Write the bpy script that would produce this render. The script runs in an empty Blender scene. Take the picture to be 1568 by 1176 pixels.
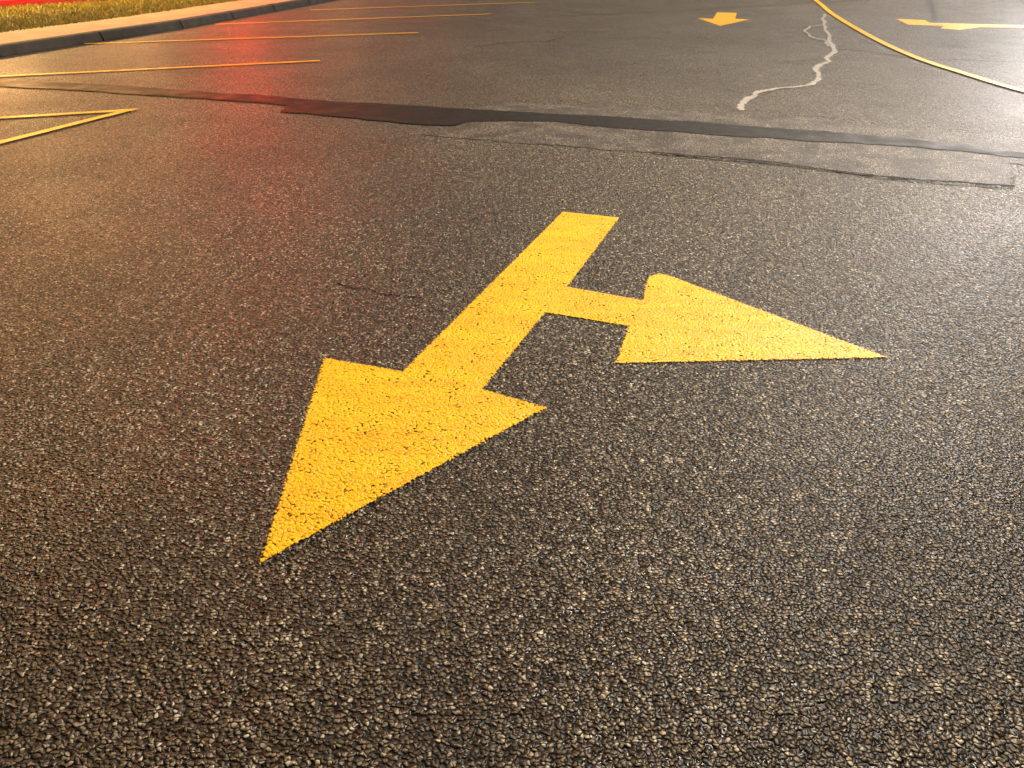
import bpy, math, random
import numpy as np
random.seed(3); rng=np.random.default_rng(5)
sc=bpy.context.scene
sc.view_settings.view_transform='Standard'; sc.view_settings.look='None'; sc.view_settings.exposure=0
def P(s,k=.01): return [tuple(float(c)*k for c in p.split(',')) for p in s.split()]
ARROW=P("0.319,4.674 0.657,4.559 0.271,3.491 0.623,3.328 0.677,3.557 0.700,3.625 0.755,3.662 0.805,3.628 1.541,2.762 0.421,2.713 0.519,3.054 0.153,3.197 -0.115,2.506 0.125,2.375 -0.695,1.573 -0.769,2.757 -0.434,2.643",1)
ARROW2=P("4.59,18.95 4.99,18.79 4.61,17.42 4.87,17.28 3.96,15.98 3.86,17.56 4.15,17.42",1)
ARROW3=P("7.93,17.42 8.39,17.14 8.24,16.60 9.81,16.10 10.39,15.98 10.17,15.63 8.77,15.74 8.17,15.29 7.92,15.51 8.21,15.98 7.64,16.22",1)
V=P("-460,547 -426,650 -378,786 -484,749 -574,704")
BAYS=["-828,920 -263,1128","-677,1317 -165,1475","-572,1622 -45,1846","-463,1946 60,2181","-347,2344 150,2593"]
CURVE=P("1112,3540 806,2271 699,1846 612,1434 569,1167 563,1009 565,891 585,779")
SEAL=P("681,1846 602,1622 545,1434 489,1260 433,1122 370,985 348,938 307,916 270,887 249,848 226,786")
SEAL2=P("602,1622 562,1585 530,1517 505,1415 513,1369 489,1284")
TAR_UP=P("-725,1025 -619,985 -479,938 -325,883 -231,852 -151,826 -54,796 10,779 103,755 189,726 269,696 340,661 407,616 472,575")
TAR_LO=P("-680,956 -585,925 -457,891 -335,852 -258,826 -227,809 -226,779 -164,755 -98,726 -55,717 -38,734 40,734 102,704 178,678 254,654 328,636 397,600 464,564")
PAT_UP=P("-79,685 -49,709 -29,819 10,826 115,802 199,770 283,755 357,698 419,638 482,590")
PAT_LO=P("-76,680 -46,668 35,645 112,620 136,610 226,571 285,541 346,525 378,586 456,553")
C1=P("492,1260 537,1223 563,1154 630,1141 720,1110"); C2=P("-89,355 -71,347 -57,339 -45,337")
C3=P("-320,395 -288,412 -284,440 -262,462"); C5=P("-60,1280 -20,1330 60,1350 90,1420")
C4=P("112,617 136,607 226,568 285,538 346,522")
KERB=P("-1010,300 -905,600 -817,848 -725,1167 -608,1551 -459,2271 -300,3000")

# ---------- node helpers ----------
class M:
    def __init__(s,name):
        s.m=bpy.data.materials.new(name); s.m.use_nodes=True; s.t=s.m.node_tree; s.t.nodes.clear()
        s.out=s.n('ShaderNodeOutputMaterial'); s.co=s.n('ShaderNodeTexCoord').outputs['Object']
    def n(s,t,**k):
        x=s.t.nodes.new(t)
        for a,b in k.items(): setattr(x,a,b)
        return x
    def put(s,sock,v):
        if isinstance(v,bpy.types.NodeSocket): s.t.links.new(v,sock)
        else: sock.default_value=v
    def math(s,op,a,b=0.,c=0.,clamp=False):
        x=s.n('ShaderNodeMath',operation=op,use_clamp=clamp)
        for i,v in enumerate((a,b,c)): s.put(x.inputs[i],v)
        return x.outputs[0]
    def vm(s,op,a,b):
        x=s.n('ShaderNodeVectorMath',operation=op); s.put(x.inputs[0],a); s.put(x.inputs[1],b); return x
    def noise(s,scale,detail=3,rough=.55,co=None,dim='2D'):
        x=s.n('ShaderNodeTexNoise',noise_dimensions=dim); s.put(x.inputs['Vector'],co or s.co)
        x.inputs['Scale'].default_value=scale; x.inputs['Detail'].default_value=detail; x.inputs['Roughness'].default_value=rough
        return x.outputs['Fac']
    def rng(s,v,a,b,c=0.,d=1.,smooth=False):
        x=s.n('ShaderNodeMapRange',interpolation_type='SMOOTHSTEP' if smooth else 'LINEAR')
        for i,q in enumerate((v,a,b,c,d)): s.put(x.inputs[i],q)
        return x.outputs[0]
    def mix(s,f,a,b,mode='MIX'):
        x=s.n('ShaderNodeMix',data_type='RGBA',blend_type=mode)
        s.put(x.inputs[0],f)
        for i,v in ((6,a),(7,b)): s.put(x.inputs[i], v if isinstance(v,bpy.types.NodeSocket) else (*v[:3],1))
        return x.outputs[2]
    def ramp(s,f,st,interp='LINEAR'):
        x=s.n('ShaderNodeValToRGB'); r=x.color_ramp; r.interpolation=interp
        while len(r.elements)<len(st): r.elements.new(.5)
        for e,(p,c) in zip(r.elements,st): e.position=p; e.color=(*c,1)
        s.put(x.inputs[0],f); return x.outputs[0]
    def stones(s,scale,warp=.004,tilt=1.1):
        """crushed aggregate: returns (height, random per stone, random per stone 2)"""
        nz=s.n('ShaderNodeTexNoise',noise_dimensions='2D'); s.put(nz.inputs['Vector'],s.co); nz.inputs['Scale'].default_value=scale*.8; nz.inputs['Detail'].default_value=0
        a=s.vm('SUBTRACT',nz.outputs['Color'],(.5,.5,.5)).outputs[0]
        b=s.n('ShaderNodeVectorMath',operation='SCALE'); s.put(b.inputs[0],a); b.inputs['Scale'].default_value=warp*2
        co=s.vm('ADD',s.co,b.outputs[0]).outputs[0]
        v=s.n('ShaderNodeTexVoronoi',voronoi_dimensions='2D'); s.put(v.inputs['Vector'],co); v.inputs['Scale'].default_value=scale
        sp=s.n('ShaderNodeSeparateColor'); s.put(sp.inputs[0],v.outputs['Color'])
        d=v.outputs['Distance']
        dome=s.math('SUBTRACT',1.,s.math('POWER',s.math('MULTIPLY',d,1.5,clamp=True),2.2))
        loc=s.vm('SUBTRACT',co,v.outputs['Position']).outputs[0]
        rv=s.vm('SUBTRACT',v.outputs['Color'],(.5,.5,.5)).outputs[0]
        sep=s.n('ShaderNodeSeparateXYZ'); s.put(sep.inputs[0],loc); sr=s.n('ShaderNodeSeparateXYZ'); s.put(sr.inputs[0],rv)
        tl=s.math('ADD',s.math('MULTIPLY',sep.outputs[0],sr.outputs[0]),s.math('MULTIPLY',sep.outputs[1],sr.outputs[1]))
        tl=s.math('MULTIPLY',tl,scale*tilt)
        h=s.math('MULTIPLY',s.math('ADD',dome,tl),s.rng(sp.outputs[2],0,1,.4,1.))
        return h,sp.outputs[1],sp.outputs[0]
    def bsdf(s,col,rough,spec=.5,bump=None,dist=.004,strength=1.):
        b=s.n('ShaderNodeBsdfPrincipled')
        s.put(b.inputs['Base Color'],col if isinstance(col,bpy.types.NodeSocket) else (*col,1))
        s.put(b.inputs['Roughness'],rough); s.put(b.inputs['Specular IOR Level'],spec)
        if bump is not None:
            u=s.n('ShaderNodeBump'); u.inputs['Distance'].default_value=dist; u.inputs['Strength'].default_value=strength
            s.put(u.inputs['Height'],bump); s.t.links.new(u.outputs[0],b.inputs['Normal'])
        return b
    def finish(s,b,alpha=None):
        o=b.outputs[0]
        if alpha is not None:
            tr=s.n('ShaderNodeBsdfTransparent'); mx=s.n('ShaderNodeMixShader')
            s.put(mx.inputs[0],alpha); s.t.links.new(tr.outputs[0],mx.inputs[1]); s.t.links.new(o,mx.inputs[2]); o=mx.outputs[0]
        s.t.links.new(o,s.out.inputs[0]); return s.m
    def edge(s): return s.n('ShaderNodeAttribute',attribute_name='edge').outputs['Fac']

def mat_asphalt():
    m=M("asphalt_aggregate")
    h,r1,r2=m.stones(98)
    cl=m.noise(30,1,.7)
    hh=m.math('ADD',h,m.math('MULTIPLY',cl,1.2))
    big=m.noise(.55,3,.6)
    stone=m.ramp(r1,[(0,(.026,.019,.011)),(.3,(.070,.051,.030)),(.6,(.135,.101,.062)),(.84,(.27,.21,.14)),(1,(.66,.57,.43))])
    col=m.mix(m.rng(h,.12,.52,0,1,True),(.006,.0046,.003),stone)
    col=m.mix(1.,col,m.mix(m.rng(cl,.34,.66),(.48,.46,.43),(1.2,1.2,1.2)),'MULTIPLY')
    col=m.mix(m.rng(big,.35,.7,0,.6),col,m.mix(1.,col,(.5,.46,.42),'MULTIPLY'))
    ro=m.math('ADD',m.rng(r2,0,1,.24,.60),m.rng(m.noise(1.3,3,.6),.35,.65,0,.10))
    return m.finish(m.bsdf(col,ro,.34,hh,.0066))
def mat_patch():
    m=M("asphalt_patch_fine"); h,r1,r2=m.stones(120,.002)
    cl=m.noise(35,3,.75); hh=m.math('ADD',h,m.math('MULTIPLY',cl,1.5))
    col=m.mix(m.rng(h,.2,.5),(.008,.006,.005),m.ramp(r1,[(0,(.045,.034,.023)),(.7,(.20,.155,.11)),(1,(.66,.57,.45))]))
    col=m.mix(1.,col,m.mix(m.rng(cl,.36,.64),(.45,.43,.42),(1.3,1.3,1.3)),'MULTIPLY')
    col=m.mix(m.rng(m.noise(3.5,4,.7),.4,.62),col,m.mix(1.,col,(.42,.38,.35),'MULTIPLY'))
    a=m.rng(m.math('ADD',m.edge(),m.math('MULTIPLY',m.math('SUBTRACT',m.noise(22,4,.7),.5),1.9)),.42,.58)
    return m.finish(m.bsdf(col,.5,.36,hh,.005),a)
def mat_tar():
    m=M("tar_band"); hh=m.math('ADD',m.noise(150,1),m.math('MULTIPLY',m.noise(30,2,.7),1.))
    col=m.mix(m.noise(3,4,.7),(.004,.003,.003),(.014,.010,.009))
    a=m.rng(m.math('ADD',m.edge(),m.math('MULTIPLY',m.math('SUBTRACT',m.noise(22,4,.7),.5),1.9)),.42,.58)
    return m.finish(m.bsdf(col,m.rng(m.noise(4,3),.3,.7,.40,.6),.16,hh,.004),a)
def mat_paint():
    m=M("yellow_road_paint"); h,r1,r2=m.stones(98,tilt=.6)
    hs=m.math('ADD',m.math('MULTIPLY',h,.72),m.math('MULTIPLY',m.noise(30,1,.7),1.1))
    hs=m.math('ADD',hs,m.math('MULTIPLY',m.noise(260,1),.35))
    st=m.n('ShaderNodeMapping'); m.put(st.inputs['Vector'],m.co); st.inputs['Rotation'].default_value=(0,0,.34); st.inputs['Scale'].default_value=(1,3.5,1)
    stn=m.noise(2.2,5,.75,co=st.outputs[0])
    col=m.mix(m.rng(stn,.36,.64),(.93,.565,.004),(.92,.445,.004))
    thin=m.rng(h,.0,.3,.5,1)
    col=m.mix(1.,col,m.mix(thin,(.5,.4,.3),(1,1,1)),'MULTIPLY')
    nz=m.noise(110,2)
    e=m.math('ADD',m.edge(),m.math('MULTIPLY',m.math('SUBTRACT',m.math('ADD',m.math('MULTIPLY',h,.3),m.math('MULTIPLY',nz,1.0)),.64),1.4))
    a=m.rng(e,.34,.60)
    pit=m.rng(m.math('ADD',h,m.math('MULTIPLY',m.math('SUBTRACT',nz,.5),.7)),-.06,.04)
    thinarea=m.rng(m.noise(11,3,.6),.48,.60)
    pits=m.math('SUBTRACT',1.,m.math('MULTIPLY',m.math('SUBTRACT',1.,pit),thinarea),clamp=True)
    return m.finish(m.bsdf(col,.34,.32,hs,.0034),m.math('MULTIPLY',a,pits))
def mat_seal():
    m=M("crack_sealant"); col=m.mix(m.noise(9,3),(.24,.21,.18),(.46,.42,.37))
    a=m.rng(m.math('ADD',m.edge(),m.math('MULTIPLY',m.math('SUBTRACT',m.noise(16,4,.7),.5),1.7)),.38,.68,0,.85)
    return m.finish(m.bsdf(col,.45,.5,m.noise(60,2),.003),a)
def mat_crack():
    m=M("crack_dark"); a=m.rng(m.math('ADD',m.edge(),m.math('MULTIPLY',m.math('SUBTRACT',m.noise(30,4,.75),.5),3.4)),.5,.7)
    return m.finish(m.bsdf((.004,.003,.003),.8,.2),a)
def simple(name,c1,c2,scale,rough,bscale=60,dist=.003):
    m=M(name); return m.finish(m.bsdf(m.mix(m.rng(m.noise(scale,4,.65,dim='3D'),.3,.7),c1,c2),rough,.4,m.noise(bscale,3,dim='3D'),dist))
def emis(name,c,s):
    m=M(name); e=m.n('ShaderNodeEmission'); e.inputs[0].default_value=(*c,1); e.inputs[1].default_value=s
    m.t.links.new(e.outputs[0],m.out.inputs[0]); return m.m

# ---------- mesh helpers ----------
def obj(name,vs,fs,mat,edge=None,parent=None,smooth=False):
    me=bpy.data.meshes.new(name); me.from_pydata([tuple(v) for v in vs],[],fs); me.update()
    if edge is not None:
        a=me.attributes.new('edge','FLOAT','POINT'); a.data.foreach_set('value',edge)
    me.materials.append(mat)
    o=bpy.data.objects.new(name,me); sc.collection.objects.link(o)
    if parent: o.parent=parent
    return o
def area2(p): return sum(p[i][0]*p[(i+1)%len(p)][1]-p[(i+1)%len(p)][0]*p[i][1] for i in range(len(p)))
def offs(p,d):
    n=len(p); out=[]
    for i in range(n):
        a=np.array(p[i-1]);b=np.array(p[i]);c=np.array(p[(i+1)%n])
        t1=(b-a)/np.linalg.norm(b-a); t2=(c-b)/np.linalg.norm(c-b)
        n1=np.array([t1[1],-t1[0]]);n2=np.array([t2[1],-t2[0]])
        k=max(1+n1@n2,.12); out.append(b+(n1+n2)/k*d)
    return out
def sheet(name,p,z,mat,e=.012):
    if area2(p)<0: p=p[::-1]
    o=offs(p,e); i=offs(p,-e); n=len(p)
    vs=[(*q,z) for q in o]+[(*q,z) for q in i]
    fs=[(k,(k+1)%n,n+(k+1)%n,n+k) for k in range(n)]+[tuple(range(n,2*n))]
    return obj(name,vs,fs,mat,[0.]*n+[1.]*n)
def catmull(p,sub=8):
    q=[p[0]]+list(p)+[p[-1]]; out=[]
    for i in range(1,len(q)-2):
        a,b,c,d=[np.array(v) for v in q[i-1:i+3]]
        for s in range(sub):
            t=s/sub; out.append(.5*((2*b)+(c-a)*t+(2*a-5*b+4*c-d)*t*t+(3*b-a-3*c+d)*t**3))
    out.append(np.array(p[-1])); return out
def ribbon(name,p,w,z,mat,e=.012,wob=0.):
    p=[np.array(v,float) for v in p]; n=len(p); vs=[];ed=[]
    for i in range(n):
        t=[]
        if i>0: t.append((p[i]-p[i-1])/np.linalg.norm(p[i]-p[i-1]))
        if i<n-1: t.append((p[i+1]-p[i])/np.linalg.norm(p[i+1]-p[i]))
        ns=[np.array([-q[1],q[0]]) for q in t]
        m=ns[0] if len(ns)==1 else (ns[0]+ns[1])/max(1+ns[0]@ns[1],.1)
        ww=w/2*(1+wob*random.uniform(-1,1)); c=p[i]+m*wob*w*.4*random.uniform(-1,1)
        for k,x in ((-ww-e,0.),(-ww+e,1.),(ww-e,1.),(ww+e,0.)):
            vs.append((*(c+m*k),z)); ed.append(x)
    fs=[(4*i+j,4*i+j+1,4*i+5+j,4*i+4+j) for i in range(n-1) for j in range(3)]
    return obj(name,vs,fs,mat,ed)
def frac(p,amp,sub=3):
    p=[np.array(v,float) for v in p]
    for _ in range(sub):
        q=[p[0]]
        for a,b in zip(p,p[1:]):
            d=b-a; q+= [(a+b)/2+np.array([-d[1],d[0]])*random.uniform(-amp,amp), b]
        p=q
    return p
def box(vs,fs,c,s,R=None):
    i=len(vs); 
    for z in(-1,1):
        for y in(-1,1):
            for x in(-1,1):
                v=np.array([x*s[0]/2,y*s[1]/2,z*s[2]/2]); 
                if R is not None: v=R@v
                vs.append(tuple(v+np.array(c)))
    fs+= [tuple(i+k for k in f) for f in((0,2,3,1),(4,5,7,6),(0,1,5,4),(2,6,7,3),(0,4,6,2),(1,3,7,5))]
def empty(name,loc=(0,0,0),rz=0):
    o=bpy.data.objects.new(name,None); o.location=loc; o.rotation_euler=(0,0,rz); sc.collection.objects.link(o); return o

asphalt=mat_asphalt(); paint=mat_paint(); tar=mat_tar(); patch=mat_patch(); seal=mat_seal(); crack=mat_crack()
concrete=simple("concrete_walk",(.30,.20,.11),(.46,.32,.18),3,.8,70,.004)
kerbm=simple("kerb_concrete",(.022,.017,.014),(.060,.046,.036),4,.8,50,.006)
metal=simple("painted_metal",(.06,.06,.06),(.09,.09,.09),5,.4)
soil=simple("turf_soil",(.07,.06,.012),(.12,.10,.02),6,.9,40,.02)

# ---------- ground ----------
obj("asphalt_ground",[(-300,-300,0),(300,-300,0),(300,300,0),(-300,300,0)],[(0,1,2,3)],asphalt)
sheet("asphalt_patch",frac(PAT_UP,.08,3)+frac(PAT_LO,.07,3)[::-1],.004,patch,.03)
sheet("tar_band",frac(TAR_UP,.06,3)+frac(TAR_LO,.05,3)[::-1],.008,tar,.022)
ribbon("crack_sealant",frac(SEAL,.08,2),.075,.008,seal,.03,.3)
ribbon("crack_sealant",frac(SEAL2,.08,2),.055,.012,seal,.025,.3)
ribbon("asphalt_crack",frac(C1,.1,4),.03,.004,crack,.008,.4)
ribbon("asphalt_crack",frac(C5,.1,4),.02,.004,crack,.008,.4)
ribbon("asphalt_crack",frac(C2,.15,4),.009,.004,crack,.005,.4)
ribbon("asphalt_crack",frac(C3,.15,4),.008,.004,crack,.005,.4)
ribbon("asphalt_crack",frac(C4,.05,4),.035,.012,crack,.01,.4)
# ---------- paint ----------
sheet("painted_arrow",ARROW,.004,paint,.008)
sheet("painted_arrow",ARROW2,.004,paint,.012)
sheet("painted_arrow",ARROW3,.004,paint,.012)
for b in BAYS: ribbon("parking_bay_line",P(b),.10,.012,paint)
ribbon("parking_bay_line",V,.095,.012,paint)
ribbon("painted_curve_line",catmull(CURVE),.115,.016,paint)

# ---------- kerb, walk, grass ----------
def resample(p,step):
    out=[];p=[np.array(v) for v in p]; 
    for a,b in zip(p,p[1:]):
        L=np.linalg.norm(b-a); k=max(1,round(L/step)); out+=[a+(b-a)*i/k for i in range(k)]
    out.append(p[-1]); return out
kp=resample(KERB,1.7)
vs=[];fs=[]
for a,b in zip(kp,kp[1:]):
    t=(b-a)/np.linalg.norm(b-a); n=np.array([-t[1],t[0]]); a2=a+t*.018; b2=b-t*.018; i=len(vs); hz=random.uniform(-.008,.008)
    prof=[(0,-.02),(.0,.015),(.035,.12+hz),(.05,.142+hz),(.07,.15+hz),(.18,.15+hz),(.18,-.02)]
    for q in(a2,b2):
        for d,z in prof: vs.append((*(q+n*d),z))
    m=len(prof); fs+=[(i+j,i+j+1,i+m+j+1,i+m+j) for j in range(m-1)]+[tuple(i+j for j in range(m-1,-1,-1)),tuple(i+m+j for j in range(m))]
obj("kerb",vs,fs,kerbm)
def nrm(p):
    r=[]
    for i in range(len(p)):
        t=p[min(i+1,len(p)-1)]-p[max(i-1,0)]; t=t/np.linalg.norm(t); r.append(np.array([-t[1],t[0]]))
    return r
ns=nrm(kp)
def strip(name,d0,d1,z0,z1,mat,sub=1,rough=0):
    vs=[];n=len(kp)
    for j in range(sub+1):
        f=j/sub; d=d0+(d1-d0)*f
        for q,m in zip(kp,ns): vs.append((*(q+m*d),z0+(z1-z0)*f+(random.uniform(-rough,rough) if 0<j<sub else 0)))
    fs=[(j*n+i,j*n+i+1,(j+1)*n+i+1,(j+1)*n+i) for j in range(sub) for i in range(n-1)]
    return obj(name,vs,fs,mat)
strip("concrete_walk",.185,1.45,.146,.15,concrete)
strip("lawn_soil",1.45,14,.142,.2,soil,12,.01)
K=np.array(kp);N_=np.array(ns); nb=60000
seg=rng.integers(3,len(kp)-2,nb); f=rng.random(nb)[:,None]
d=1.36+rng.random(nb)**1.2*5.2
base=K[seg]*(1-f)+K[np.minimum(seg+1,len(kp)-1)]*f + N_[seg]*d[:,None]
ang=rng.random(nb)*6.283; hgt=rng.uniform(.03,.085,nb); w=rng.uniform(.006,.012,nb)
dx=np.stack([np.cos(ang),np.sin(ang)],1)*w[:,None]; lean=rng.normal(0,.03,(nb,2))
z0=.14+ (d-1.42)*.0046
v=np.zeros((nb*3,3)); v[0::3,:2]=base-dx; v[1::3,:2]=base+dx; v[2::3,:2]=base+lean; v[0::3,2]=z0; v[1::3,2]=z0; v[2::3,2]=z0+hgt
gm=M("grass_blades"); gcol=gm.mix(gm.rng(gm.noise(6,4,.7),.35,.65),(.09,.09,.012),(.38,.29,.05)); gmat=gm.finish(gm.bsdf(gcol,.6,.3))
me=bpy.data.meshes.new("grass"); me.from_pydata(v.tolist(),[],[(3*i,3*i+1,3*i+2) for i in range(nb)]); me.materials.append(gmat)
sc.collection.objects.link(bpy.data.objects.new("grass",me))

# ---------- building behind the lawn ----------
redwall=simple("red_painted_wall",(.42,.02,.015),(.5,.03,.02),2,.5)
roofm=simple("roof_fascia",(.10,.08,.07),(.14,.12,.10),3,.6)
glass=simple("window_glass",(.02,.02,.02),(.03,.03,.03),2,.1)
yawb=math.atan2(.85,.525)
B=empty("restaurant_building",(-9.62,19.98,.15),yawb)
vs=[];fs=[]; box(vs,fs,(3,4,1.9),(22,8,3.8)); obj("walls",vs,fs,redwall,parent=B)
vs=[];fs=[]; box(vs,fs,(3,3.7,3.98),(23,9.4,.34)); obj("roof",vs,fs,roofm,parent=B)
vs=[];fs=[]
for x in(-5,-1.5,9,12): box(vs,fs,(x,-.02,1.7),(2.2,.06,1.3))
obj("windows",vs,fs,glass,parent=B)
vs=[];fs=[]; box(vs,fs,(1.6,-.03,1.05),(1.1,.08,2.1)); obj("door",vs,fs,metal,parent=B)
vs=[];fs=[]; box(vs,fs,(3.7,-.12,3.0),(1.5,.2,.75)); obj("sign_case",vs,fs,metal,parent=B)
vs=[];fs=[]; box(vs,fs,(3.7,-.235,3.0),(.45,.02,.65)); obj("neon_sign_face",vs,fs,emis("red_neon",(1,.035,.014),300),parent=B)
vs=[];fs=[]; box(vs,fs,(3,-.03,.17),(21,.05,.05)); obj("neon_tube",vs,fs,emis("red_tube",(1,.02,.01),8),parent=B)
lm=emis("warm_lens",(1,.62,.2),10)
for x,en in((-6.5,560),(-2.8,560),(.3,240),(7.5,60)):
    vs=[];fs=[]; box(vs,fs,(x,-.15,3.0),(.3,.3,.12)); box(vs,fs,(x,-.05,3.12),(.12,.1,.3)); obj("wall_lamp_housing",vs,fs,metal,parent=B)
    vs=[];fs=[]; box(vs,fs,(x,-.15,2.93),(.22,.22,.015)); obj("wall_lamp_lens",vs,fs,lm,parent=B)
    l=bpy.data.lights.new("wall_lamp_light",'AREA'); l.size=.3; l.energy=en; l.color=(1,.60,.2)
    o=bpy.data.objects.new("wall_lamp_light",l); o.parent=B; o.location=(x,-.35,2.85); o.rotation_euler=(math.radians(-12),0,0); sc.collection.objects.link(o)

# ---------- street lamps ----------
def cyl(vs,fs,p0,p1,r0,r1,n=16):
    p0=np.array(p0,float);p1=np.array(p1,float);t=(p1-p0)/np.linalg.norm(p1-p0); a=np.cross(t,[.3,.9,.1]);a/=np.linalg.norm(a);b=np.cross(t,a); i=len(vs)
    for p,r in((p0,r0),(p1,r1)):
        for k in range(n): vs.append(tuple(p+r*(a*math.cos(2*math.pi*k/n)+b*math.sin(2*math.pi*k/n))))
    fs+=[(i+k,i+(k+1)%n,i+n+(k+1)%n,i+n+k) for k in range(n)]+[tuple(i+n+k for k in range(n)),tuple(i+k for k in range(n-1,-1,-1))]
def lamp(x,y,h,power,col,rz,arm=1.5):
    L=empty("street_lamp",(x,y,0),rz)
    vs=[];fs=[]; cyl(vs,fs,(arm,0,0),(arm,0,.6),.25,.25,24); cyl(vs,fs,(arm,0,.6),(arm,0,h+.15),.09,.05); obj("pole",vs,fs,metal,parent=L)
    vs=[];fs=[]; cyl(vs,fs,(arm,0,h+.1),(.25,0,h+.22),.035,.03); obj("arm",vs,fs,metal,parent=L)
    vs=[];fs=[]; box(vs,fs,(0,0,h+.2),(.7,.32,.12)); obj("lamp_head",vs,fs,metal,parent=L)
    vs=[];fs=[]; box(vs,fs,(0,0,h+.13),(.55,.26,.012)); obj("lamp_lens",vs,fs,emis("lamp_lens_glow",col,30),parent=L)
    l=bpy.data.lights.new("lamp_light",'POINT'); l.energy=power; l.color=col; l.shadow_soft_size=.12
    o=bpy.data.objects.new("lamp_light",l); o.parent=L; o.location=(0,0,h); sc.collection.objects.link(o)
lamp(10.3,20.5,9.5,3000,(1,.88,.72),1.2,3.6)
lamp(19.1,28,7,9500,(1,.95,.92),.2)
lamp(4.2,6.2,6,3000,(1,.87,.70),.26,4.1)
lamp(-9.5,8.2,6,380,(1,.72,.42),math.pi)

# ---------- light ----------
az=math.radians(24); el=math.radians(50)
s=bpy.data.lights.new("sun",'SUN'); s.energy=2.2; s.angle=math.radians(1); s.color=(1,.88,.70)
so=bpy.data.objects.new("sun",s); sc.collection.objects.link(so); so.rotation_euler=(math.pi/2-el,0,math.pi-az)
w=bpy.data.worlds.new("World"); sc.world=w; w.use_nodes=True; nt=w.node_tree
bg=nt.nodes['Background']; sky=nt.nodes.new('ShaderNodeTexSky'); sky.sky_type='NISHITA'; sky.sun_disc=False
sky.sun_elevation=el; sky.sun_rotation=az
mx=nt.nodes.new('ShaderNodeMix'); mx.data_type='RGBA'; mx.blend_type='MULTIPLY'; mx.inputs[0].default_value=1
nt.links.new(sky.outputs[0],mx.inputs[6]); mx.inputs[7].default_value=(1,.64,.34,1)
nt.links.new(mx.outputs[2],bg.inputs[0]); bg.inputs[1].default_value=.004

cam=bpy.data.objects.new("camera",bpy.data.cameras.new("camera")); sc.collection.objects.link(cam)
cam.location=(0,0,1.5); cam.rotation_euler=(math.radians(59.54),0,0); cam.data.lens=26.86; cam.data.clip_end=2000; cam.data.clip_start=.02; sc.camera=cam
